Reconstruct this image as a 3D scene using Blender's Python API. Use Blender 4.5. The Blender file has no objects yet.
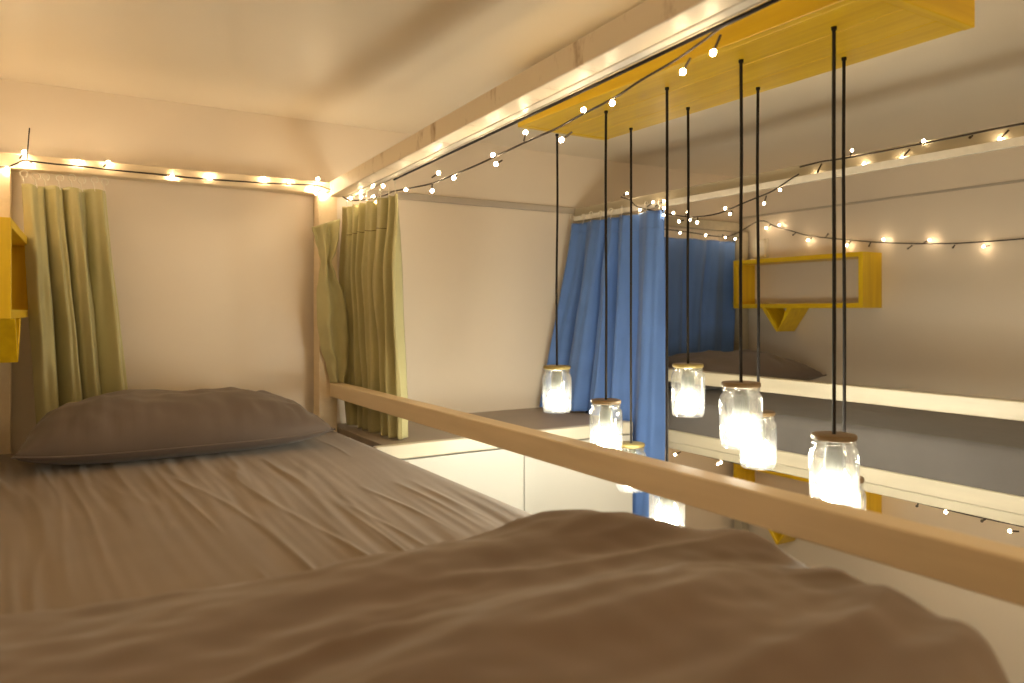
import bpy, bmesh, math, random
from mathutils import Vector, Matrix, noise as mnoise

random.seed(7)
scene = bpy.context.scene
COL = scene.collection
CZ = 1.68            # camera height; heights below are written relative to it

# ------------------------------------------------------------------ camera
F = 750.0; HX = 512.0; HY = 311.0            # focal length in px of the 1024 frame, horizon row
YAW = math.atan2(464.0, F)
SN, CS = math.sin(YAW), math.cos(YAW)
cam_d = bpy.data.cameras.new('camera')
cam = bpy.data.objects.new('camera', cam_d); COL.objects.link(cam)
cam.location = (0, 0, CZ)
cam.rotation_euler = (math.pi/2, 0, -YAW)
cam_d.sensor_width = 36.0
cam_d.lens = F/1024*36.0
cam_d.shift_y = -(341.5-HY)/1024.0
cam_d.clip_start = 0.02
cam_d.dof.use_dof = True
cam_d.dof.focus_distance = 1.75
cam_d.dof.aperture_fstop = 3.6
scene.camera = cam

# ------------------------------------------------------------------ world, exposure
w = bpy.data.worlds.new('world'); scene.world = w; w.use_nodes = True
w.node_tree.nodes['Background'].inputs[0].default_value = (1.0, 0.8, 0.6, 1)
w.node_tree.nodes['Background'].inputs[1].default_value = 0.05
vs = scene.view_settings
scene.display_settings.display_device = 'sRGB'
vs.view_transform = 'Standard'; vs.look = 'None'; vs.gamma = 1.0; vs.exposure = 0.96
vs.use_curve_mapping = False
scene.cycles.use_denoising = True
scene.cycles.max_bounces = 10
scene.cycles.transparent_max_bounces = 24
scene.cycles.sample_clamp_indirect = 6.0
scene.cycles.caustics_reflective = False
scene.cycles.caustics_refractive = False
JAR_STRENGTH = 76.0
STRING_STRENGTH = 95.0
JAR_COL = (1.0, 0.92, 0.74)
STRING_COL = (1.0, 0.74, 0.44)
FILL_LAMP_POWER = 36.0

# ------------------------------------------------------------------ pixel helpers (a pixel gives a direction; a plane gives the distance)
def P(u, v, **k):
    p = (u-HX)/F; q = (HY-v)/F
    d = (SN+p*CS, CS-p*SN, q)
    (ax, val), = k.items()
    t = val/d['XYZ'.index(ax)]
    return (d[0]*t, d[1]*t, d[2]*t)

# ------------------------------------------------------------------ materials
MATS = {}
def nodes_of(name):
    m = bpy.data.materials.new(name); m.use_nodes = True
    nt = m.node_tree
    b = nt.nodes['Principled BSDF']
    MATS[name] = m
    return m, nt, b
def noise_node(nt, scale, detail=4, coord='Object', stretch=None):
    tc = nt.nodes.new('ShaderNodeTexCoord'); n = nt.nodes.new('ShaderNodeTexNoise')
    n.inputs['Scale'].default_value = scale; n.inputs['Detail'].default_value = detail
    if stretch:
        mp = nt.nodes.new('ShaderNodeMapping'); mp.inputs['Scale'].default_value = stretch
        nt.links.new(tc.outputs[coord], mp.inputs[0]); nt.links.new(mp.outputs[0], n.inputs['Vector'])
    else:
        nt.links.new(tc.outputs[coord], n.inputs['Vector'])
    return n
def ramp(nt, src, c0, c1, p0=0.3, p1=0.7):
    r = nt.nodes.new('ShaderNodeValToRGB')
    r.color_ramp.elements[0].position = p0; r.color_ramp.elements[1].position = p1
    r.color_ramp.elements[0].color = (*c0, 1); r.color_ramp.elements[1].color = (*c1, 1)
    nt.links.new(src, r.inputs[0]); return r
def bump(nt, b, src, strength, dist=0.002):
    bp = nt.nodes.new('ShaderNodeBump'); bp.inputs['Strength'].default_value = strength
    bp.inputs['Distance'].default_value = dist
    nt.links.new(src, bp.inputs['Height']); nt.links.new(bp.outputs[0], b.inputs['Normal'])
def paint(name, c, rough=0.5, var=0.06, scale=3.0, bstr=0.15, bscale=60, spec=0.4):
    m, nt, b = nodes_of(name)
    n = noise_node(nt, scale)
    c1 = tuple(min(1, x*(1+var)) for x in c); c0 = tuple(x*(1-var) for x in c)
    nt.links.new(ramp(nt, n.outputs[0], c0, c1).outputs[0], b.inputs['Base Color'])
    b.inputs['Roughness'].default_value = rough
    b.inputs['Specular IOR Level'].default_value = spec
    n2 = noise_node(nt, bscale, 3); bump(nt, b, n2.outputs[0], bstr)
    return m
def wood(name, c0, c1, rough=0.4, stretch=(14, 1.2, 14), knots=True):
    m, nt, b = nodes_of(name)
    n = noise_node(nt, 3.0, 6, stretch=stretch)
    r = ramp(nt, n.outputs[0], c0, c1, 0.32, 0.68)
    nt.links.new(r.outputs[0], b.inputs['Base Color'])
    b.inputs['Roughness'].default_value = rough
    bump(nt, b, n.outputs[0], 0.12)
    return m
def fabric(name, c, rough=0.85, transl=0.0, weave=900, var=0.07, sheen=0.2):
    m, nt, b = nodes_of(name)
    n = noise_node(nt, 9.0, 4)
    c1 = tuple(min(1, x*(1+var)) for x in c); c0 = tuple(x*(1-var) for x in c)
    r = ramp(nt, n.outputs[0], c0, c1)
    nt.links.new(r.outputs[0], b.inputs['Base Color'])
    b.inputs['Roughness'].default_value = rough
    b.inputs['Sheen Weight'].default_value = sheen
    b.inputs['Specular IOR Level'].default_value = 0.25
    n2 = noise_node(nt, weave, 2); bump(nt, b, n2.outputs[0], 0.15, 0.0006)
    if transl:
        out = nt.nodes['Material Output']
        tr = nt.nodes.new('ShaderNodeBsdfTranslucent'); mx = nt.nodes.new('ShaderNodeMixShader')
        nt.links.new(r.outputs[0], tr.inputs['Color'])
        mx.inputs[0].default_value = transl
        nt.links.new(b.outputs[0], mx.inputs[1]); nt.links.new(tr.outputs[0], mx.inputs[2])
        nt.links.new(mx.outputs[0], out.inputs['Surface'])
    return m
def plain(name, c, rough=0.5, metal=0.0, var=0.05):
    m, nt, b = nodes_of(name)
    n = noise_node(nt, 40.0, 2)
    nt.links.new(ramp(nt, n.outputs[0], tuple(x*(1-var) for x in c), tuple(min(1, x*(1+var)) for x in c)).outputs[0], b.inputs['Base Color'])
    b.inputs['Roughness'].default_value = rough; b.inputs['Metallic'].default_value = metal
    return m
def emit(name, c, s):
    m = bpy.data.materials.new(name); m.use_nodes = True; nt = m.node_tree
    nt.nodes.clear()
    e = nt.nodes.new('ShaderNodeEmission'); o = nt.nodes.new('ShaderNodeOutputMaterial')
    e.inputs[0].default_value = (*c, 1); e.inputs[1].default_value = s
    nt.links.new(e.outputs[0], o.inputs[0]); MATS[name] = m; return m
def thin_glass(name):
    m = bpy.data.materials.new(name); m.use_nodes = True; nt = m.node_tree
    nt.nodes.clear()
    o = nt.nodes.new('ShaderNodeOutputMaterial')
    tr = nt.nodes.new('ShaderNodeBsdfTransparent'); gl = nt.nodes.new('ShaderNodeBsdfGlossy')
    tl = nt.nodes.new('ShaderNodeBsdfTranslucent')
    tl.inputs['Color'].default_value = (1, 1, 1, 1)
    tr.inputs['Color'].default_value = (0.97, 0.98, 0.97, 1)
    gl.inputs['Roughness'].default_value = 0.04
    lw = nt.nodes.new('ShaderNodeLayerWeight'); lw.inputs['Blend'].default_value = 0.35
    mul = nt.nodes.new('ShaderNodeMath'); mul.operation = 'MULTIPLY_ADD'
    mul.inputs[1].default_value = 0.55; mul.inputs[2].default_value = 0.03
    nt.links.new(lw.outputs['Facing'], mul.inputs[0])
    m1 = nt.nodes.new('ShaderNodeMixShader'); m2 = nt.nodes.new('ShaderNodeMixShader')
    # slight waviness of pressed glass scatters part of the light
    n = noise_node(nt, 35.0, 3)
    mr = nt.nodes.new('ShaderNodeMapRange'); mr.inputs['To Min'].default_value = 0.0; mr.inputs['To Max'].default_value = 0.035
    nt.links.new(n.outputs[0], mr.inputs[0])
    nt.links.new(mr.outputs[0], m1.inputs[0]); nt.links.new(tr.outputs[0], m1.inputs[1]); nt.links.new(tl.outputs[0], m1.inputs[2])
    nt.links.new(mul.outputs[0], m2.inputs[0]); nt.links.new(m1.outputs[0], m2.inputs[1]); nt.links.new(gl.outputs[0], m2.inputs[2])
    nt.links.new(m2.outputs[0], o.inputs[0]); MATS[name] = m; return m

M_WALL = paint('wall_paint', (0.79, 0.695, 0.575), 0.34, 0.03, 2.0, 0.25, 14, 0.5)
M_CEIL = paint('ceiling_paint', (0.83, 0.75, 0.62), 0.42, 0.03, 1.5, 0.2, 10, 0.45)
M_TRIM_SHADE = paint('trim_and_shade_paint', (0.50, 0.44, 0.37), 0.6, 0.05)
M_FLOOR = paint('floor_tile', (0.45, 0.40, 0.34), 0.4, 0.05)
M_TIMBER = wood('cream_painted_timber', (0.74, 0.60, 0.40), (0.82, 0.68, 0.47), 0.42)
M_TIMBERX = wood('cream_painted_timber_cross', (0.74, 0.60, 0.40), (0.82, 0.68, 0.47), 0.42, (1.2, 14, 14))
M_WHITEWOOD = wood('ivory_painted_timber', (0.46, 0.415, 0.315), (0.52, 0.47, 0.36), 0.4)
M_YELLOW = wood('yellow_stained_pine', (0.74, 0.47, 0.006), (0.88, 0.61, 0.012), 0.35, (16, 1.0, 16))
M_YELLOWX = wood('yellow_stained_pine_cross', (0.74, 0.47, 0.006), (0.88, 0.61, 0.012), 0.35, (1.0, 16, 16))
M_YELLOWV = wood('yellow_stained_pine_upright', (0.74, 0.47, 0.006), (0.88, 0.61, 0.012), 0.35, (16, 16, 1.0))
M_SHEET = fabric('taupe_sheet', (0.200, 0.136, 0.085), 0.62, sheen=0.3)
M_PILLOW = fabric('taupe_pillowcase', (0.155, 0.122, 0.105), 0.8)
M_BLANKET = fabric('brown_blanket', (0.175, 0.122, 0.088), 0.9, sheen=0.35)
M_GREY = fabric('grey_sheet', (0.115, 0.105, 0.10), 0.8)
M_GREEN = fabric('sage_green_curtain', (0.60, 0.56, 0.30), 0.42, 0.18)
M_BLUE = fabric('blue_curtain', (0.12, 0.24, 0.60), 0.6, 0.18)
M_LAMINATE = paint('white_laminate', (0.60, 0.60, 0.57), 0.35, 0.02, 2, 0.05)
M_TOP = paint('grey_brown_board', (0.36, 0.30, 0.245), 0.5, 0.08, 5)
M_NOSE = paint('ivory_edge', (0.70, 0.66, 0.55), 0.4, 0.03)
M_BLACK = plain('black_cable', (0.008, 0.005, 0.004), 0.85)
M_BROWNCABLE = plain('dark_brown_wire', (0.03, 0.018, 0.010), 0.5)
M_PLASTIC = plain('clear_white_plastic', (0.80, 0.74, 0.62), 0.3)
M_TRACK = plain('glossy_white_track', (0.80, 0.76, 0.68), 0.16)
M_LID = wood('brown_lid', (0.13, 0.082, 0.036), (0.19, 0.122, 0.056), 0.45, (6, 6, 6))
M_BRASSLID = plain('dull_gold_lid', (0.30, 0.23, 0.08), 0.4, 0.4)
M_SOCKET = plain('grey_socket', (0.11, 0.115, 0.09), 0.5, 0.0)
M_GLASS = thin_glass('jar_glass')
M_BULB = emit('jar_bulb_glow', JAR_COL, JAR_STRENGTH)
M_FAIRY = emit('fairy_bulb_glow', STRING_COL, STRING_STRENGTH)
M_FAIRY2 = emit('small_fairy_bulb_glow', STRING_COL, STRING_STRENGTH*0.40)
M_UNLIT = plain('unlit_bulb', (0.05, 0.035, 0.02), 0.4)
M_FILL_LAMP = emit('fill_lamp_glow', (1.0, 0.76, 0.47), FILL_LAMP_POWER)

# ------------------------------------------------------------------ mesh helpers
WORLD = {}
def link(name, me, mat, parent=None, smooth=False, origin=None):
    """mesh in world coordinates -> object with its origin at its own base"""
    co = [v.co.copy() for v in me.vertices]
    if origin is None:
        xs = [c.x for c in co]; ys = [c.y for c in co]; zs = [c.z for c in co]
        origin = Vector(((min(xs)+max(xs))/2, (min(ys)+max(ys))/2, min(zs)))
    me.transform(Matrix.Translation(-Vector(origin)))
    if mat: me.materials.append(mat)
    if smooth: me.polygons.foreach_set('use_smooth', [True]*len(me.polygons))
    o = bpy.data.objects.new(name, me); COL.objects.link(o)
    place(o, Vector(origin), parent); return o
def place(o, pos, parent=None):
    pos = Vector(pos); WORLD[o.name] = pos
    if parent:
        o.parent = parent; o.location = pos - WORLD[parent.name]
    else:
        o.location = pos
def inst(name, me, pos, parent=None):
    o = bpy.data.objects.new(name, me); COL.objects.link(o)
    place(o, pos, parent); return o
def tag(o, label, cat, group=None):
    o['label'] = label; o['category'] = cat
    if group: o['group'] = group
    return o
def thing(name, label, cat, pos, group=None):
    o = bpy.data.objects.new(name, None); COL.objects.link(o); o.empty_display_size = 0.05
    place(o, Vector((pos[0], pos[1], pos[2]+CZ)))
    return tag(o, label, cat, group)
def struct(o):
    o['kind'] = 'structure'; return o
def bm_mesh(bm, name='m'):
    me = bpy.data.meshes.new(name); bm.normal_update(); bm.to_mesh(me); bm.free(); return me
def box_mesh(x0, x1, y0, y1, z0, z1, bev=0.002, z_rel=True):
    bm = bmesh.new(); bmesh.ops.create_cube(bm, size=1)
    dz = CZ if z_rel else 0
    for v in bm.verts:
        v.co = Vector((x0 if v.co.x < 0 else x1, y0 if v.co.y < 0 else y1, (z0 if v.co.z < 0 else z1)+dz))
    if bev:
        bmesh.ops.bevel(bm, geom=bm.edges[:], offset=bev, segments=2, affect='EDGES', profile=0.5)
    return bm_mesh(bm)
def box(name, x0, x1, y0, y1, z0, z1, mat, parent=None, bev=0.002):
    return link(name, box_mesh(x0, x1, y0, y1, z0, z1, bev), mat, parent)
def prism_mesh(pts8, bev=0.002):
    """8 world points (bottom 4, top 4; z relative)"""
    bm = bmesh.new(); v = [bm.verts.new((p[0], p[1], p[2]+CZ)) for p in pts8]
    for f in ((0,3,2,1),(4,5,6,7),(0,1,5,4),(1,2,6,5),(2,3,7,6),(3,0,4,7)): bm.faces.new([v[i] for i in f])
    bmesh.ops.recalc_face_normals(bm, faces=bm.faces[:])
    if bev: bmesh.ops.bevel(bm, geom=bm.edges[:], offset=bev, segments=2, affect='EDGES', profile=0.5)
    return bm_mesh(bm)
def smooth_path(pts, n=6):
    out = []; pts = [Vector(p) for p in pts]
    for i in range(len(pts)-1):
        p0 = pts[max(i-1, 0)]; p1 = pts[i]; p2 = pts[i+1]; p3 = pts[min(i+2, len(pts)-1)]
        for k in range(n):
            t = k/n
            out.append(0.5*((2*p1)+(p2-p0)*t+(2*p0-5*p1+4*p2-p3)*t*t+(3*p1-p0-3*p2+p3)*t**3))
    out.append(pts[-1]); return out
def tube_mesh(paths, r, sides=6, z_rel=True):
    verts = []; faces = []
    dz = Vector((0, 0, CZ if z_rel else 0))
    for pts in paths:
        pts = [Vector(p)+dz for p in pts]; base = len(verts); n = len(pts)
        up = Vector((0.31, 0.22, 0.93)).normalized()
        for i, p in enumerate(pts):
            t = (pts[min(i+1, n-1)]-pts[max(i-1, 0)])
            if t.length < 1e-9: t = Vector((0, 0, 1))
            t.normalize()
            a = t.cross(up)
            if a.length < 1e-3: a = t.cross(Vector((1, 0, 0)))
            a.normalize(); b = t.cross(a)
            for k in range(sides):
                ang = 2*math.pi*k/sides
                verts.append(p+a*(r*math.cos(ang))+b*(r*math.sin(ang)))
        for i in range(n-1):
            for k in range(sides):
                k2 = (k+1) % sides
                faces.append((base+i*sides+k, base+i*sides+k2, base+(i+1)*sides+k2, base+(i+1)*sides+k))
        faces.append(tuple(base+k for k in range(sides))); faces.append(tuple(base+(n-1)*sides+k for k in reversed(range(sides))))
    me = bpy.data.meshes.new('tube'); me.from_pydata([tuple(v) for v in verts], [], faces)
    return me
def tube(name, pts, r, mat, parent=None, sides=6):
    return link(name, tube_mesh([pts], r, sides), mat, parent, True)
def lathe_mesh(prof, seg=28, cap_bottom=False, cap_top=False):
    """profile (r, z) about the z axis, local coordinates"""
    verts = []; faces = []
    for r, z in prof:
        for k in range(seg):
            a = 2*math.pi*k/seg; verts.append((r*math.cos(a), r*math.sin(a), z))
    for i in range(len(prof)-1):
        for k in range(seg):
            k2 = (k+1) % seg
            faces.append((i*seg+k, i*seg+k2, (i+1)*seg+k2, (i+1)*seg+k))
    if cap_bottom: faces.append(tuple(reversed(range(seg))))
    if cap_top: faces.append(tuple((len(prof)-1)*seg+k for k in range(seg)))
    me = bpy.data.meshes.new('lathe'); me.from_pydata(verts, [], faces)
    me.polygons.foreach_set('use_smooth', [True]*len(me.polygons))
    return me
def grid_mesh(nu, nv, fn, close_u=False):
    verts = []; faces = []
    for j in range(nv+1):
        for i in range(nu+1): verts.append(tuple(fn(i/nu, j/nv)))
    for j in range(nv):
        for i in range(nu):
            a = j*(nu+1)+i; faces.append((a, a+1, a+nu+2, a+nu+1))
    me = bpy.data.meshes.new('grid'); me.from_pydata(verts, [], faces); return me
def sstep(a, b, x):
    t = max(0, min(1, (x-a)/(b-a))); return t*t*(3-2*t)
def ridge(v): return 1-2*abs(v)
def nz(x, y, z=0.0): return mnoise.noise(Vector((x, y, z)))

# ------------------------------------------------------------------ room shell (z relative to camera)
XL, XR, YF, YB = -0.22, 2.72, 2.40, -1.30
ZF, ZC = -CZ, 0.615
struct(box('floor', XL-0.1, XR+0.1, YB-0.1, YF+0.1, ZF-0.1, ZF, M_FLOOR, bev=0))
struct(box('ceiling', XL-0.1, XR+0.1, YB-0.1, YF+0.1, ZC, ZC+0.1, M_CEIL, bev=0))
struct(box('wall_left', XL-0.1, XL, YB-0.1, YF+0.1, ZF, ZC, M_WALL, bev=0))
struct(box('wall_right', XR, XR+0.1, YB-0.1, YF+0.1, ZF, ZC, M_WALL, bev=0))
struct(box('wall_back', XL, XR, YF, YF+0.1, ZF, ZC, M_WALL, bev=0))
struct(box('wall_front', XL, XR, YB-0.1, YB, ZF, ZC, M_WALL, bev=0))
struct(box('ledge_shade_strip', 0.86, 1.775, YF-0.010, YF, 0.384, 0.408, M_TRIM_SHADE, bev=0.003))  # dark strip coloured as the shadow band along the wall ledge
struct(box('trim_2', XR-0.007, XR, YB, YF-0.012, 0.424, 0.432, M_TRIM_SHADE, bev=0.002))

# ------------------------------------------------------------------ near bunk bed
bed = thing('bunk_bed', 'cream painted timber bunk bed with a guard rail along the brown mattress', 'bunk bed', (0.30, 1.28, ZF))
RX0, RX1 = 0.755, 0.795
for (x0, x1, y0, y1, zt) in ((0.722, 0.781, 2.315, 2.375, 0.367), (-0.150, -0.082, 2.315, 2.375, 0.367),
                             (0.748, 0.806, 0.16, 0.22, 0.43), (-0.205, -0.150, 0.16, 0.22, 0.43)):
    box('post', x0, x1, y0, y1, ZF, zt, M_TIMBER, bed, 0.003)
box('guard_rail', RX0, RX1, 0.22, 2.315, -0.2705, -0.2265, M_TIMBER, bed, 0.003)
box('side_rail', RX0, RX1, 0.22, 2.315, -0.52, -0.43, M_TIMBER, bed, 0.003)
box('side_rail', -0.205, -0.165, 0.22, 2.315, -0.52, -0.43, M_TIMBER, bed, 0.003)
box('end_rail', -0.082, 0.748, 2.335, 2.372, -0.52, -0.43, M_TIMBERX, bed, 0.003)
box('end_rail', -0.150, 0.748, 0.17, 0.21, -0.52, -0.43, M_TIMBERX, bed, 0.003)
box('top_bar', -0.205, 0.803, 2.315, 2.362, 0.3675, 0.406, M_TIMBERX, bed, 0.003)
for i in range(12):
    y = 0.30+i*0.176
    box('bed_slat', -0.165, 0.755, y, y+0.07, -0.475, -0.459, M_TIMBERX, bed, 0.002)
# the top side beam climbs slightly towards the camera
def beam_z(y): return 0.366+(2.19-y)*0.0369
def beam(name, x0, x1, y0, y1, h, drop, mat, parent=None):
    p = []
    for dz in (-drop, h-drop):
        p += [(x0, y0, beam_z(y0)+dz), (x1, y0, beam_z(y0)+dz), (x1, y1, beam_z(y1)+dz), (x0, y1, beam_z(y1)+dz)]
    return link(name, prism_mesh(p, 0.003), mat, parent)
# worn paint on the beam
def worn():
    m, nt, b = nodes_of('worn_cream_paint')
    n = noise_node(nt, 5.0, 8, stretch=(1, 3.0, 1)); n.inputs['Roughness'].default_value = 0.7
    r = ramp(nt, n.outputs[0], (0.86, 0.75, 0.58), (0.42, 0.28, 0.15), 0.56, 0.72)
    nt.links.new(r.outputs[0], b.inputs['Base Color']); b.inputs['Roughness'].default_value = 0.45
    bump(nt, b, n.outputs[0], 0.2)
    return m
M_WORN = worn()
beam('top_beam', 0.755, 0.803, 0.16, 2.315, 0.046, 0, M_WORN, bed)
beam('top_beam', -0.205, -0.155, 0.16, 2.31, 0.046, 0, M_WORN, bed)

tr = thing('curtain_track', 'glossy white curtain track under the worn timber beam', 'curtain track', (0.845, 1.3, 0.35))
beam('rail_channel', 0.8045, 0.826, 0.17, 2.312, 0.018, 0.0, M_TRACK, tr)
beam('front_lip', 0.8262, 0.830, 0.17, 2.312, 0.020, 0.001, M_TRACK, tr)
cbl = tube('black_cable', smooth_path([P(u, v, X=0.840) for u, v in ((394, 179.5), (500, 129.5), (600, 82.8), (700, 35.3), (772, 1.8), (860, -40))], 3), 0.0032, M_BLACK)
tag(cbl, 'taut straight black cable strung along the white curtain track', 'cable')

# ------------------------------------------------------------------ near mattress, pillow, blanket
MZ = -0.362
def mattress_mesh(x0, x1, y0, y1, zt, th, wr=0.0, nu=90, nv=150, r=0.035, seed=0.0):
    """rounded slab; top displaced by long creases"""
    W = x1-x0; Lg = y1-y0
    def prof(s, n0, n1):
        # s 0..1 across: flat with the outer rows wrapping down the side
        e = 0.06
        if s < e:
            a = (1-s/e); return n0+r*(1-math.cos((1-a)*math.pi/2)) if False else (n0, a)
        if s > 1-e:
            return (n1, (s-(1-e))/e)
        return (n0+(n1-n0)*(s-e)/(1-2*e), 0.0)
    def fn(a, b):
        x, dx = prof(a, x0, x1); y, dy = prof(b, y0, y1)
        d = max(dx, dy)
        # round the rim
        ex = min(x-x0, x1-x); ey = min(y-y0, y1-y); em = min(ex, ey)
        z = zt
        if em < r and d == 0: z = zt-(r-math.sqrt(max(0, r*r-(r-em)**2)))*0.28
        if d > 0: z = zt-r*0.28-(th-r*0.28)*d
        if wr and d == 0:
            fan = (x-0.25)*(1+0.25*(2.0-y))
            n1 = nz(fan*24+1.1*nz(x*3, y*2, seed), y*1.5, 3.1+seed)
            n2 = nz(fan*58+1.6*nz(x*3, y*2, seed+4), y*2.4+5, 7.7+seed)
            cre = max(0, 1-abs(nz(fan*15+0.5*y+0.8*nz(x*2, y*1.5, 9), y*1.1, 2.2))*7)*max(0, 0.3+1.2*nz(x*4, y*3, 11))
            z += wr*((0.0030*n1+0.0020*n2)*max(0.15, 0.6+1.3*nz(x*2.3, y*1.7, 21))+0.0040*cre)*sstep(0, 0.05, em)
        return (x, y, z+CZ)
    return grid_mesh(nu, nv, fn)
mt = link('mattress', mattress_mesh(-0.200, 0.748, 0.215, 2.312, MZ, 0.095, 1.0, 300, 200), M_SHEET, None, True)
tag(mt, 'bunk mattress in a creased taupe fitted sheet, under the near guard rail', 'mattress')

def pillow_mesh(cx, cy, cz, a, b, hu, hl, rot=0.0, seed=0.0, lumps=1.0, nu=72, nv=48):
    def sheet(sgn):
        def fn(s, t):
            u = s*2-1; v = t*2-1
            u = math.copysign(abs(u)**0.85, u); v = math.copysign(abs(v)**0.85, v)
            px = u*a*(1-0.055*(1-u*u)*0-0.07*(1-abs(v))**1*abs(u)**3*0-0.05*(1-v*v)*abs(u)**6*0)
            # sides pull in between the corners
            px = a*u*(1-0.06*(1-v*v)*abs(u))*(1-0.09*max(0, v)); py = b*v*(1-0.085*(1-u*u)*abs(v)*-0.35)
            e = (max(0, 1-abs(u)**3.2)**0.50)*(max(0, 1-abs(v)**2.6)**0.52)
            h = (hu if sgn > 0 else -hl)*e
            if sgn > 0:
                rim = (1-e)
                h += e*lumps*(0.022*nz(u*1.7+seed, v*1.4, 1)+0.010*nz(u*6+seed, v*3, 2)*(0.4+rim)+0.006*ridge(nz(u*4+seed, v*3+u, 6)))
                h += e*(1-e)*lumps*0.028*nz(u*15+seed, v*3, 5)
            z = h + 0.012*abs(u)**4*abs(v)**4
            X = cx+px*math.cos(rot)-py*math.sin(rot); Y = cy+px*math.sin(rot)+py*math.cos(rot)
            return (X, Y, cz+z+CZ)
        return fn
    m1 = grid_mesh(nu, nv, sheet(1)); m2 = grid_mesh(nu, nv, sheet(-1))
    bm = bmesh.new(); bm.from_mesh(m1)
    n0 = len(bm.faces); bm.from_mesh(m2)
    bm.faces.ensure_lookup_table()
    bmesh.ops.reverse_faces(bm, faces=bm.faces[n0:])
    bmesh.ops.remove_doubles(bm, verts=bm.verts[:], dist=0.0004)
    bmesh.ops.recalc_face_normals(bm, faces=bm.faces[:])
    bpy.data.meshes.remove(m1); bpy.data.meshes.remove(m2)
    return bm_mesh(bm)
def pillow_seam(cx, cy, cz, a, b, rot=0.0, y_only=-1):
    pts = []
    for i in range(41):
        u = i/40*2-1; v = y_only
        px = a*u; py = b*v*(1+0.03*(1-u*u))
        pts.append((cx+px*math.cos(rot)-py*math.sin(rot), cy+px*math.sin(rot)+py*math.cos(rot), cz+0.012*abs(u)**4))
    return pts
pw = link('pillow', pillow_mesh(0.288, 2.115, MZ+0.036, 0.358, 0.178, 0.118, 0.040, 0.02, 0.3), M_PILLOW, None, True)
tag(pw, 'plump dark taupe pillow lying in front of the green curtain', 'pillow')
tube('piping', pillow_seam(0.288, 2.115, MZ+0.036, 0.358, 0.178, 0.02), 0.0028, M_PILLOW, pw)

def blanket_fn(s, t):
    x = -0.198+s*(0.733+0.198)
    yE = 0.965-0.02*s-0.27*sstep(0.40, 0.76, x)**1.3
    y0 = 0.218+0.085*sstep(0.45, 0.72, x)
    y = y0+t*(yE-y0)
    dfar = yE-y; dn = y-y0
    dr = 0.737-0.045*sstep(0.55, 0.36, y)-x
    rise = 0.030+0.070*sstep(0.0, 0.26, dfar+0.12*sstep(0.40, 0.62, x))
    rr = 0.05+0.02*sstep(0.5, 0.3, y)
    def rnd(d, r):
        q = max(0, 1-max(d, 0)/r) if d < r else 0
        return math.sqrt(max(0, 1-q*q))
    h = rise
    h += 0.016*math.exp(-((x-0.60)/0.09)**2-((y-0.76)/0.07)**2)
    h -= 0.020*math.exp(-((y-0.53)/0.045)**2)*sstep(0.5, 0.66, x)
    h -= 0.016*math.exp(-((y-0.44)/0.06)**2)*sstep(0.45, 0.62, x)
    amp = sstep(0.02, 0.16, dfar)
    wx = x+0.05*nz(x*3, y*3, 4); wy = y-0.10*x+0.06*nz(x*2.5, y*3, 7)
    h += amp*(0.015*nz(wx*2.2, wy*6, 2)
              + 0.017*ridge(nz(wx*2.0+3, wy*9, 8))*max(0, 0.45+1.1*nz(x*2.5, y*3, 13))
              + 0.009*ridge(nz(wx*3.6, wy*18, 5))*max(0, 0.3+1.3*nz(x*3, y*3.5, 17)))
    h += 0.0035*nz(x*12, y*20, 3)*sstep(0, 0.1, dfar)+0.002*nz(x*30, y*40, 9)*amp
    h *= rnd(dfar, 0.03)*rnd(dr, rr)*rnd(dn, 0.05)
    return (x, y, MZ+0.004+max(h, 0.0)+CZ)
bl = link('blanket', grid_mesh(180, 150, blanket_fn), M_BLANKET, None, True)
tag(bl, 'thick rumpled brown blanket folded over the foot of the bed', 'blanket')

# ------------------------------------------------------------------ shelves
def shelf(label, wall_x, yc, zc, facing, rotz=0.0, length=0.62, depth=0.20, h=0.203, brk=-0.06, tip=0.100, hw=0.085):
    """open frame shelf with a V bracket; facing +1 opens to +x, -1 to -x. zc = underside height"""
    root = thing('wall_shelf', label, 'shelf', (wall_x, yc, zc), 'yellow wall shelves')
    th = 0.019
    def lb(name, x0, x1, y0, y1, z0, z1, mat):
        me = box_mesh(x0, x1, y0, y1, z0, z1, 0.0015, False)
        me.materials.append(mat)
        o = bpy.data.objects.new(name, me); COL.objects.link(o); o.parent = root; return o
    def lprism(name, quad, mat):
        bm = bmesh.new(); v0 = [bm.verts.new((0.004, p[0], p[1])) for p in quad]; v1 = [bm.verts.new((depth-0.002, p[0], p[1])) for p in quad]
        bm.faces.new(v0); bm.faces.new(v1[::-1])
        for i in range(4): bm.faces.new((v0[i], v0[(i+1) % 4], v1[(i+1) % 4], v1[i]))
        bmesh.ops.recalc_face_normals(bm, faces=bm.faces[:])
        bmesh.ops.bevel(bm, geom=bm.edges[:], offset=0.0015, segments=1, affect='EDGES')
        me = bm_mesh(bm); me.materials.append(mat)
        o = bpy.data.objects.new(name, me); COL.objects.link(o); o.parent = root; return o
    hl = length/2
    lb('top_board', 0, depth, -hl+th, hl-th, h-th, h, M_YELLOW)
    lb('bottom_board', 0, depth, -hl+th, hl-th, 0, th, M_YELLOW)
    lb('end_board', 0, depth, -hl, -hl+th, 0, h, M_YELLOWV)
    lb('end_board', 0, depth, hl-th, hl, 0, h, M_YELLOWV)
    c = brk
    lprism('bracket_board', [(c-hw, 0), (c-hw+0.024, 0), (c+0.008, -tip+0.012), (c+0.0, -tip)], M_YELLOWV)
    lprism('bracket_board', [(c+hw-0.024, 0), (c+hw, 0), (c+0.003, -tip), (c+0.0095, -tip+0.012)], M_YELLOWV)
    root.rotation_euler = (0, 0, rotz if facing > 0 else math.pi+rotz)
    return root
PITCH = 0.895
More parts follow.
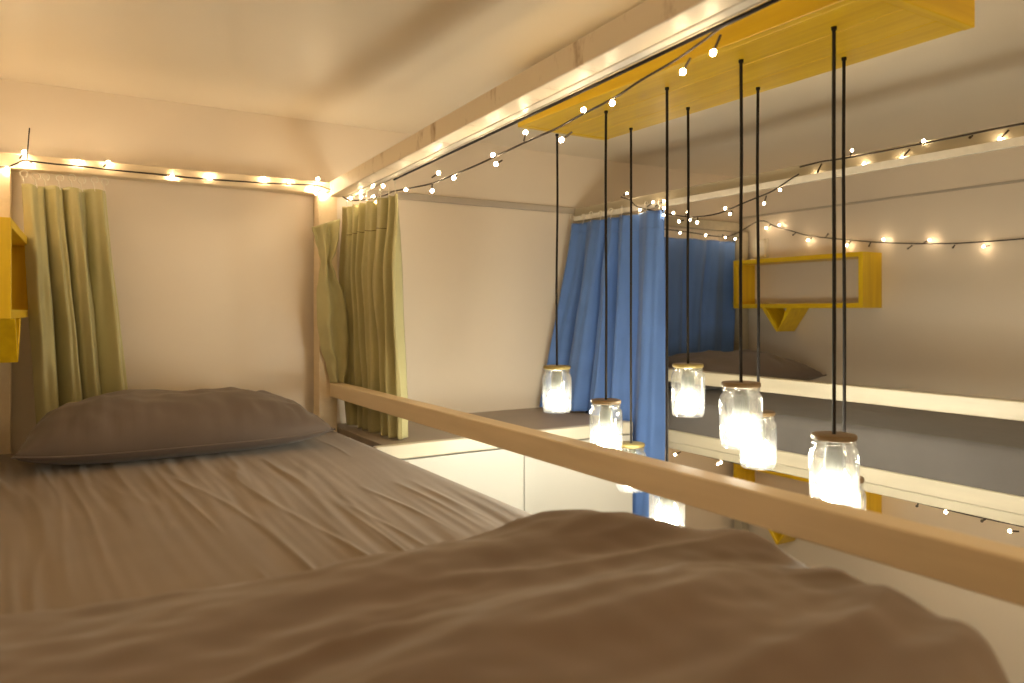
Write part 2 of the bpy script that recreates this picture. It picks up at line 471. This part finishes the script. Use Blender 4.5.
FAR = dict(length=0.625, depth=0.122, h=0.2125, brk=-0.083, tip=0.0995, hw=0.076)
shelf('yellow open box shelf on the right wall above the far upper bunk', XR, 2.012, 0.0115, -1, **FAR)
shelf('yellow box shelf seen below the far upper bunk, in the lower bunk', XR, 2.012, 0.0115-PITCH, -1, **FAR)
shelf('yellow box shelf at the left edge beside the green curtain', XL, 2.075, -0.016, 1, rotz=-0.040, length=0.54, depth=0.168)

# ------------------------------------------------------------------ far bunk bed
fb = thing('bunk_bed', 'ivory painted bunk bed beyond the hanging jars, with blue curtains', 'bunk bed', (2.24, 1.0, ZF))
FX0, FX1 = 1.77, 1.812
FY0, FY1 = 0.05, 2.375
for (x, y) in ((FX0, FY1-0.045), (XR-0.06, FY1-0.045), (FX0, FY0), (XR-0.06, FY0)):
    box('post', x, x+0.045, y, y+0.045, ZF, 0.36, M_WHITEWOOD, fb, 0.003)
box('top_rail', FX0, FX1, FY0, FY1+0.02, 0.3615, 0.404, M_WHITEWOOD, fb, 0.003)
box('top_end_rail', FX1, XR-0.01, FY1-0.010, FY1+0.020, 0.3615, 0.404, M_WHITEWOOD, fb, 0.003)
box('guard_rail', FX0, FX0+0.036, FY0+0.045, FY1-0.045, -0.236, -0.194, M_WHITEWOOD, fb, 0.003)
LOWER = -0.99          # the lower berth sits this far below the upper one
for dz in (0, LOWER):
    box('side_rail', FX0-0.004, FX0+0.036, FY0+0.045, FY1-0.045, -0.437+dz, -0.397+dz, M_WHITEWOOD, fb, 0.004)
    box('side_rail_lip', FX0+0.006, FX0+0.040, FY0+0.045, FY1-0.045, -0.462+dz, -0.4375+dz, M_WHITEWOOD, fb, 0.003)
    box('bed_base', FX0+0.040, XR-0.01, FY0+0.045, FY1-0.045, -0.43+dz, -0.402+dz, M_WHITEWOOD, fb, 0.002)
m2 = link('mattress', mattress_mesh(FX0+0.004, XR-0.012, FY0+0.05, FY1-0.05, -0.298, 0.100, 0.5, 70, 120, 0.02, 4.0), M_GREY, None, True)
tag(m2, 'grey sheeted mattress on the upper level of the far bunk', 'mattress')
m3 = link('mattress', mattress_mesh(FX0+0.004, XR-0.012, FY0+0.05, FY1-0.05, -0.298+LOWER, 0.100, 0.5, 40, 60, 0.02, 6.0), M_GREY, None, True)
tag(m3, 'grey mattress on the lower level of the far bunk', 'mattress')
p2 = link('pillow', pillow_mesh(2.30, 2.10, -0.298+0.03, 0.36, 0.19, 0.105, 0.032, -0.05, 2.3, 1.0, 40, 28), M_PILLOW, None, True)
tag(p2, 'dark pillow on the far upper bunk below the yellow shelf', 'pillow')
tube('piping', pillow_seam(2.30, 2.10, -0.268, 0.36, 0.19, -0.05), 0.0028, M_PILLOW, p2)

ft = thing('curtain_track', 'white curtain track under the far bunk top rail', 'curtain track', (1.76, 1.2, 0.34))
box('rail_channel', 1.748, 1.7695, FY0, 2.36, 0.352, 0.366, M_TRACK, ft, 0.002)
box('rail_lip', 1.744, 1.748, FY0, 2.36, 0.349, 0.368, M_TRACK, ft, 0.001)

# ------------------------------------------------------------------ locker between the bunks
lk = thing('locker', 'white locker cabinet with a grey brown top between the two bunks', 'locker', (1.24, 2.15, ZF))
LX0, LX1, LY = 0.800, 1.66, 1.915
box('carcass', LX0, LX1, LY+0.022, YF-0.004, ZF+0.0, -0.409, M_LAMINATE, lk, 0.002)
box('top_board', 0.786, LX1, LY+0.030, YF-0.004, -0.4085, -0.370, M_TOP, lk, 0.002)
box('edge_strip', 0.753, LX1, LY, LY+0.029, -0.4085, -0.3685, M_NOSE, lk, 0.004)
box('locker_door', LX0, 1.2285, LY+0.002, LY+0.0215, ZF+0.06, -0.4125, M_LAMINATE, lk, 0.002)
box('locker_door', 1.2315, LX1, LY+0.002, LY+0.0215, ZF+0.06, -0.4125, M_LAMINATE, lk, 0.002)

# ------------------------------------------------------------------ curtains
def catr(vals, t):
    n = len(vals)-1; f = min(max(t, 0), 1)*n; i = min(int(f), n-1); k = f-i
    k = k*k*(3-2*k)
    return vals[i]*(1-k)+vals[i+1]*k
def curtain(name, label, mat, A0, A1, B0, B1, ztop, zbot, folds, amp0, amp1, nrm, seed=0, nu=140, nv=60, hooks=0, hook_z=None, hook_end=None, sharp=1.3, group=None, gather=None):
    """A0-A1: plan ends of the top edge, B0-B1 of the hem; folds push along nrm"""
    A0, A1, B0, B1, nrm = [Vector((p[0], p[1])) for p in (A0, A1, B0, B1, nrm)]
    def surf(s, t):
        e = t**1.15
        a = A0.lerp(B0, e); b = A1.lerp(B1, e)
        ss = s+0.010*math.sin(t*5+seed)*math.sin(s*9+seed)
        p = a.lerp(b, min(max(ss, 0), 1))
        ph = folds*2*math.pi*(s+0.035*math.sin(s*11+seed)+0.02*nz(s*3, t*1.4, seed))
        wv = 2*abs(math.sin(ph/2))**sharp-1      # round lobes with tight valleys between them
        amp = amp0+(amp1-amp0)*sstep(0, 0.35, t)
        off = amp*wv*(0.75+0.5*nz(s*4+seed, t*0.7, 3))+amp*0.16*math.sin(ph*2.3+seed+t*2)+amp*0.25*nz(s*9, t*4, seed+2)
        zb = zbot(s) if callable(zbot) else zbot
        z = ztop+(zb-ztop)*t
        q = p+nrm*off
        return (q.x, q.y, z+CZ+0.002*math.sin(ph)*(1-t))
    me = grid_mesh(nu, nv, surf)
    o = link(name, me, mat, None, True)
    md = o.modifiers.new('cloth', 'SOLIDIFY'); md.thickness = 0.0018; md.offset = 0
    tag(o, label, 'curtain', group)
    return o, surf
def hook_mesh():
    pts = []
    for i in range(15):
        a = math.pi*(-0.35+1.75*i/14); pts.append((0.0085*math.cos(a), 0, 0.026+0.0085*math.sin(a)))
    pts = [(0.004, 0, -0.006), (-0.001, 0, 0.006)]+pts[::-1] if False else pts+[(-0.002, 0, 0.010), (0.002, 0, -0.004)]
    me = tube_mesh([pts], 0.0016, 5, False); me.materials.append(M_PLASTIC)
    me.polygons.foreach_set('use_smooth', [True]*len(me.polygons)); return me
HOOK = hook_mesh()
def add_hooks(o, surf, n, s0=0.03, s1=0.97, rz=0.0):
    for i in range(n):
        p = surf(s0+(s1-s0)*i/(n-1), 0.0)
        h = inst('curtain_hook', HOOK, (p[0], p[1], p[2]-0.002), o); h.rotation_euler = (0, 0, rz+random.uniform(-0.5, 0.5))
def seam(o, surf, t, s0, s1, mat, off, name='stitched_seam', n=60):
    pts = []
    for i in range(n+1):
        p = surf(s0+(s1-s0)*i/n, t); pts.append((p[0]+off[0], p[1]+off[1], p[2]-CZ))
    tube(name, pts, 0.0011, mat, o, 4)
M_DKGREEN = fabric('dark_green_thread', (0.12, 0.10, 0.04))
# left green curtain, on the end bar
c1, s1 = curtain('curtain', 'sage green curtain bunched in the left corner behind the pillow', M_GREEN,
                 (-0.058, 2.262), (0.132, 2.266), (-0.018, 2.252), (0.196, 2.256), 0.320, MZ+0.03, 4.0, 0.016, 0.036, (0.3, -1), 1.0, sharp=0.8)
add_hooks(c1, s1, 8, 0.02, 0.98, 0.3)
# right green curtain, on the side track by the post
c2, s2 = curtain('curtain', 'olive green curtain gathered at the bunk post beside the locker', M_GREEN,
                 (0.816, 2.362), (0.856, 1.990), (0.842, 2.352), (0.870, 1.975), 0.335, -0.3655, 6.4, 0.014, 0.036, (-1, -0.15), 2.4, 200, 70, sharp=0.9)
add_hooks(c2, s2, 8, 0.12, 0.98, 1.6)
seam(c2, s2, 0.13, 0.12, 0.80, M_DKGREEN, (-0.002, -0.002))
# the flap of that curtain looped round the inside of the post
def flap():
    prof = [  # z, x0, x1
        (0.268, 0.694, 0.778), (0.225, 0.704, 0.775), (0.185, 0.716, 0.764), (0.152, 0.724, 0.750), (0.115, 0.716, 0.764),
        (0.05, 0.709, 0.792), (-0.03, 0.711, 0.806), (-0.11, 0.722, 0.808), (-0.17, 0.740, 0.808), (-0.225, 0.752, 0.794)]
    def fn(s, t):
        z = prof[0][0]+(prof[-1][0]-prof[0][0])*t
        x0, x1 = prof[-1][1:]
        for i in range(len(prof)-1):
            if prof[i][0]+1e-6 >= z >= prof[i+1][0]:
                k = (prof[i][0]-z)/(prof[i][0]-prof[i+1][0]); k = k*k*(3-2*k)
                x0 = prof[i][1]*(1-k)+prof[i+1][1]*k; x1 = prof[i][2]*(1-k)+prof[i+1][2]*k; break
        x = x0+(x1-x0)*s
        y = 2.290+0.011*math.sin(s*2*math.pi*1.7+0.8+1.2*t)-0.012*math.sin(math.pi*s)*sstep(0.18, 0.34, t)+0.006*nz(s*6, t*9, 2)
        return (x, y, z+CZ+0.030*(s-0.3)*(1-sstep(0, 0.18, t)))
    o = link('curtain_flap', grid_mesh(40, 70, fn), M_GREEN, c2, True)
    md = o.modifiers.new('cloth', 'SOLIDIFY'); md.thickness = 0.0018; md.offset = 0
flap()
# far blue curtains
c3, s3 = curtain('curtain', 'bright blue curtain hanging on the aisle side of the far bunk', M_BLUE,
                 (1.738, 2.372), (1.738, 1.855), (1.600, 2.372), (1.722, 1.858), 0.338, lambda s: -0.362-0.44*sstep(0.42, 0.60, s), 5.2, 0.018, 0.032, (-1, -0.15), 0.6, 200, 70, sharp=0.9)
add_hooks(c3, s3, 9, 0.03, 0.97, 1.6)
seam(c3, s3, 0.05, 0.02, 0.98, M_BLUE, (-0.002, 0))
c4, s4 = curtain('curtain', 'shaded blue curtain at the head end inside the far upper bunk', M_BLUE,
                 (1.835, 2.350), (2.640, 2.350), (1.835, 2.350), (2.615, 2.350), 0.312, -0.262, 5.2, 0.007, 0.014, (0, -1), 4.2, 140, 40, sharp=0.9)
add_hooks(c4, s4, 10, 0.03, 0.97, 0.2)

# small box on the right wall
jb = thing('junction_box', 'small pale plastic box on the wall above the far yellow shelf', 'junction box', (2.705, 2.27, 0.235))
box('cover', 2.694, 2.712, 2.235, 2.300, 0.240, 0.318, M_PLASTIC, jb, 0.004)
box('base_plate', 2.712, 2.7195, 2.231, 2.304, 0.236, 0.322, M_PLASTIC, jb, 0.002)
cd = tube('hanging_cord', smooth_path([(2.69, 2.395-0.02, -0.47), (2.692, 2.37, -0.65), (2.69, 2.36, -0.80), (2.688, 2.35, -1.02)], 5), 0.004, plain('red_brown_cord', (0.22, 0.07, 0.03)))
tag(cd, 'reddish brown cord hanging on the wall inside the lower far bunk', 'cord')

# ------------------------------------------------------------------ yellow ceiling box and jar lamps
BZ = 0.47
bx = thing('ceiling_light_box', 'long yellow pine box on the ceiling holding the jar lamps', 'light box', (1.16, 1.14, BZ))
BX0, BX1, BY0, BY1 = 1.020, 1.305, 0.652, 1.622
box('base_plank', BX0+0.020, BX0+0.112, BY0+0.020, BY1-0.020, BZ, BZ+0.018, M_YELLOW, bx, 0.0015)
box('base_plank', BX0+0.1125, BX0+0.205, BY0+0.020, BY1-0.020, BZ, BZ+0.018, M_YELLOW, bx, 0.0015)
box('base_plank', BX0+0.2055, BX1, BY0+0.020, BY1-0.020, BZ, BZ+0.018, M_YELLOW, bx, 0.0015)
box('side_board', BX0, BX0+0.0195, BY0, BY1, BZ-0.001, 0.585, M_YELLOW, bx, 0.002)
box('side_board', BX1-0.0195, BX1, BY0+0.020, BY1-0.020, BZ+0.0185, 0.585, M_YELLOW, bx, 0.002)
box('end_board', BX0+0.020, BX1, BY0, BY0+0.0195, BZ-0.001, 0.585, M_YELLOWX, bx, 0.002)
box('end_board', BX0+0.020, BX1, BY1-0.0195, BY1, BZ-0.001, 0.585, M_YELLOWX, bx, 0.002)

for yy in (0.78, 1.46):
    box('mounting_cleat', 1.08, 1.24, yy, yy+0.05, 0.50, ZC-0.0005, M_TIMBERX, bx, 0.002)
R = 0.0395
JAR = lathe_mesh([(0.001, 0.004), (R*0.72, 0.0025), (R*0.88, 0.004), (R*0.96, 0.011), (R*0.985, 0.024), (R, 0.050), (R, 0.088), (R*0.985, 0.096), (R*0.94, 0.1025), (R*0.87, 0.106), (R*0.83, 0.1075), (R*0.83, 0.1175),
                  (R*0.78, 0.1175), (R*0.78, 0.106), (R*0.90, 0.100), (R*0.945, 0.090), (R*0.945, 0.026), (R*0.90, 0.014), (R*0.75, 0.0085), (0.001, 0.009)], 36)
LID = lathe_mesh([(0.001, 0.1178), (R*0.86, 0.1178), (R*0.90, 0.1188), (R*0.915, 0.1205), (R*0.915, 0.1238), (R*0.89, 0.1262), (R*0.85, 0.1268), (0.0035, 0.1268)], 36)
SOCK = lathe_mesh([(0.001, 0.0600), (0.0135, 0.0600), (0.0155, 0.064), (0.0155, 0.098), (0.0125, 0.103), (0.0125, 0.113), (0.001, 0.113)], 20)
BULB = lathe_mesh([(0.0005, 0.011), (0.010, 0.0125), (0.0185, 0.018), (0.0240, 0.026), (0.0255, 0.035), (0.0235, 0.045), (0.0170, 0.053), (0.0125, 0.0598), (0.0005, 0.0599)], 20)
RIM = lathe_mesh([(R*0.87, 0.1105), (R*0.90, 0.1125), (R*0.87, 0.1145), (R*0.835, 0.1125), (R*0.87, 0.1105)], 30)
for me, m in ((JAR, M_GLASS), (LID, M_LID), (SOCK, M_SOCKET), (BULB, M_BULB), (RIM, M_GLASS)): me.materials.append(m)
LID2 = LID.copy(); LID2.materials.clear(); LID2.materials.append(M_BRASSLID)
def jar_lamp(u_top, v_top, v_cap, lid, label, size=1.0, xoff=0.0):
    x, y, z = P(u_top, v_top, Z=BZ)
    d = x*SN+y*CS
    zcap = (HY-v_cap)/F*d            # centre of the lid top
    zb = zcap-0.1268*size
    root = thing('jar_pendant_lamp', label, 'pendant lamp', (x, y, zb), 'jar lamps under the yellow box')
    pos = Vector((x, y, zb+CZ))
    for nm, me in (('jar_glass', JAR), ('lid', lid), ('lamp_socket', SOCK), ('light_bulb', BULB), ('neck_ring', RIM)):
        o = inst(nm, me, pos, root); o.scale = (size,)*3
    k = random.uniform(-0.0015, 0.0015)
    pts = [(x, y, zcap-0.001), (x+k, y-k, zcap+(BZ-zcap)*0.35), (x-k, y+k, zcap+(BZ-zcap)*0.7), (x, y, BZ+0.0)]
    tube('cord', smooth_path(pts, 4), 0.0030, M_BLACK, root, 8)
    g = lathe_mesh([(0.0045, 0.003), (0.0045, 0.008), (0.001, 0.009)], 12, True); g.materials.append(M_BLACK)
    inst('ceiling_grommet', g, Vector((x, y, BZ-0.008+CZ)), root)
    return root
jar_lamp(557, 134, 365.5, LID2, 'jar lamp furthest left, hanging on a cord at the far end of the yellow box')
jar_lamp(606, 111, 399.5, LID, 'jar lamp second from left, hanging just above the near guard rail', 0.98)
jar_lamp(667, 87.5, 478, LID, 'lowest hanging jar lamp, seen glowing under the near guard rail', 0.95)
jar_lamp(741, 60, 382, LID, 'large jar lamp on a long cord partly covering another jar lamp', 0.99)
jar_lamp(834, 27, 434, LID, 'biggest and rightmost jar lamp with a wide brown lid', 0.985)
jar_lamp(631, 128, 443, LID2, 'jar lamp half hidden behind the guard rail, lid showing over it', 0.98)
jar_lamp(688, 107.5, 363.5, LID2, 'jar lamp with a gold lid in front of the far bunk guard rail', 0.98)
jar_lamp(758, 87.5, 411, LID, 'jar lamp partly hidden behind and below the large jar', 0.96)
jar_lamp(844, 57.5, 476, LID, 'jar lamp almost wholly hidden behind the rightmost jar and the rail', 0.95)

# ------------------------------------------------------------------ fairy light strings
def ico(r):
    bm = bmesh.new(); bmesh.ops.create_icosphere(bm, subdivisions=2, radius=r)
    for v in bm.verts: v.co.z *= 1.15
    me = bm_mesh(bm, 'fairy_bulb'); me.polygons.foreach_set('use_smooth', [True]*len(me.polygons)); return me
FB = ico(0.0046); FB.materials.append(M_FAIRY)
FBS = ico(0.0038); FBS.materials.append(M_FAIRY2)
UB = ico(0.0034); UB.materials.append(M_UNLIT)
def string(label, paths, bulbs, r=0.0022, small=False, extra=()):
    """paths: lists of points; bulbs: points (world, z relative)"""
    allp = [p for q in paths for p in q]
    root = thing('fairy_light_string', label, 'string lights', min(allp, key=lambda p: p[2]), 'fairy light strings')
    dense = []
    for q in paths:
        sp = smooth_path(q, 5); dense += sp
        tube('wire', sp, r, M_BROWNCABLE, root, 6)
    for i, b in enumerate(bulbs):
        unlit = len(b) > 3
        b = Vector(b[:3]); c = min(dense, key=lambda p: (p-b).length)
        d = b-c
        if d.length < 0.008: b = c+(d.normalized() if d.length > 1e-4 else Vector((0, -0.3, 1)).normalized())*0.008
        o = inst('fairy_bulb', UB if unlit else (FBS if small else FB), b+Vector((0, 0, CZ)), root)
        o.rotation_euler = (random.random(), random.random(), 0)
        e = b-(b-c).normalized()*0.0025
        link('bulb_holder', tube_mesh([[c, e]], 0.0021, 5), M_BROWNCABLE, o)
    return root
# near string: end bar -> post -> swoop under the beam
YS = 2.309
a = [P(u, v, Y=YS) for u, v in ((-60, 160), (0, 167), (14, 164.5), (23, 160.5), (33, 161.5), (60, 164.5), (79, 166), (108, 169.5), (150, 173.5), (200, 178.5), (262, 182.8), (300, 184.5), (319, 186))]
XS = 0.845
b = [P(u, v, X=XS) for u, v in ((391, 192), (400, 190), (430, 184), (447, 177.5), (470, 168), (490, 159), (529, 140.5), (555.6, 129), (579, 116), (614, 98), (640.6, 80.5), (675.7, 60), (705, 39.5), (722, 27), (745, 16), (790, -6))]
mid = [(0.775, 2.302, 0.374), (0.810, 2.292, 0.352), (0.838, 2.22, 0.346), (0.846, 2.08, 0.342)]
path1 = a+mid+b
bu = [P(u, v, Y=YS-0.002) for u, v in ((24, 152), (28, 165), (8, 168), (78, 162), (108, 162.5), (172, 176.5), (210, 178), (264, 179), (289, 181.5), (318, 179), (312, 189), (316, 193), (324, 194))]
bu += [P(u, v, X=XS-0.02) for u, v in ((334.6, 198), (351, 198), (361, 197))]
bu += [P(u, v, X=XS) for u, v in ((373, 197), (376.5, 202), (383, 186), (406, 189.5), (432, 191), (438.6, 173), (454, 178), (493, 155), (496, 164), (525.5, 132.5), (561.5, 140), (583.5, 110), (612.4, 103), (682.7, 72), (713, 52.7))]
S = string('fairy lights along the near end bar, swooping past the yellow box', [path1], bu)
tie = tube('cable_tie', [P(27, 160, Y=YS), P(28.5, 140, Y=YS), P(29.5, 128, Y=YS)], 0.0016, M_BLACK, S, 5)
# unseen string added round the left top beam to brighten the near bunk
lp = [(-0.150, y, beam_z(y)-0.010-0.012*abs(math.sin(y*4))) for y in [2.28, 2.1, 1.9, 1.7, 1.5, 1.3, 1.1, 0.9, 0.7, 0.5, 0.3]]
string('fairy lights added out of view along the left wall beam over the near mattress', [lp], [(p[0]+0.012, p[1]+dy, p[2]-0.006) for p in lp[1:] for dy in (0.0, 0.07)])
# far string on the top rail
XF = 1.764
f1 = [P(u, v, X=XF) for u, v in ((1100, 108), (1024, 123.5), (985, 131), (945, 139), (905, 147), (870, 153.5), (846, 158), (820, 162), (800, 167))]
f1b = [P(u, v, X=XF-0.02) for u, v in ((799, 174), (791, 179), (776, 189), (766, 194), (746, 202), (725, 211), (711, 215), (691.6, 217), (674, 215), (654.5, 211), (637, 206.5), (630, 200), (621, 197))]
fbulb = [P(u, v, X=XF) for u, v in ((852, 150.5), (923.5, 141), (1000, 139), (864, 164), (816, 175), (902, 158))]  # some of these bulbs stand in for glints on the glossy track
fbulb += [(*P(970, 137, X=XF), 0)]
fbulb += [P(u, v, X=XF-0.02) for u, v in ((780, 190), (764, 203.5), (730, 214), (725, 208.5), (697, 222.5), (690, 220), (679, 221.5), (673.6, 213.5), (687.7, 212), (664, 215), (664, 208), (653, 202), (664, 201), (640, 210), (627, 193.5))]
string('fairy lights on the far bunk top rail, sagging before the blue curtain', [f1, f1b], fbulb, small=True)
# wall string behind the far bunk
XW = 2.698
g = [(2.02, 2.31, 0.345), (2.30, 2.312, 0.335), (2.55, 2.31, 0.330)]+[P(u, v, X=XW) for u, v in ((759, 221), (775.5, 226.6), (790, 230.5), (808, 235.6), (834, 238.6), (866.5, 241.5), (907.5, 243.5), (951, 243.5), (986.5, 241.5), (1024, 238.6), (1090, 232))]
gb = [P(u, v, X=XW) for u, v in ((766, 228), (779, 225), (808, 240), (847, 245), (883.5, 239.5), (929.5, 240), (983.6, 246.5))]
gb += [(*P(u, v, X=XW), 0) for u, v in ((793, 235), (828, 234), (869, 246), (908, 248.5), (953, 247.5))]
gb += [(2.10, 2.300, 0.335), (2.25, 2.300, 0.326), (2.40, 2.300, 0.325), (2.52, 2.300, 0.322), (2.58, 2.298, 0.318), (2.62, 2.300, 0.318)]
string('fairy lights stretched across the right wall above the yellow shelf', [g], gb, small=True)
# lower bunk string
XD = 1.800
h = [(XD, y, -0.4655-0.003*math.sin(y*9)) for y in [2.30-0.1*i for i in range(23)]]
hb = [P(947, 511, X=XD), P(1010, 531, X=XD), P(675, 454.5, X=XD), P(718, 464, X=XD), (*P(917, 506, X=XD), 0), (*P(982, 521, X=XD), 0)]
hb += [(XD, y, -0.476) for y in (2.0, 1.66, 1.30, 0.6, 0.45, 0.3)]
string('fairy lights under the side rail of the far upper bunk', [h], hb, small=True)

ub = [(1.95+0.7*(0.5+0.5*math.cos(math.pi*k)), 2.2-0.17*k, -0.4720) for k in range(13)]  # hidden string, added to light the wall of the lower berth
string('unseen added fairy lights zigzagging under the base of the far upper bunk', [ub], [(p[0]+(q[0]-p[0])*f, p[1]+(q[1]-p[1])*f, -0.482) for p, q in zip(ub, ub[1:]) for f in (0.15, 0.5, 0.85)])

# ------------------------------------------------------------------ flush fill lamp, added unseen behind the camera to brighten the room
cl = thing('fill_lamp', 'round flush fill lamp added out of view over the open aisle', 'fill lamp', (1.25, -0.75, 0.54))
dm = lathe_mesh([(0.001, 0.0), (0.06, 0.004), (0.10, 0.018), (0.125, 0.045), (0.13, 0.058)], 32); dm.materials.append(M_FILL_LAMP)
inst('diffuser', dm, Vector((1.25, -0.75, 0.54+CZ)), cl)
rg = lathe_mesh([(0.131, 0.055), (0.145, 0.055), (0.145, 0.0745), (0.0, 0.0745)], 32); rg.materials.append(M_PLASTIC)
inst('mounting_ring', rg, Vector((1.25, -0.75, 0.54+CZ)), cl)
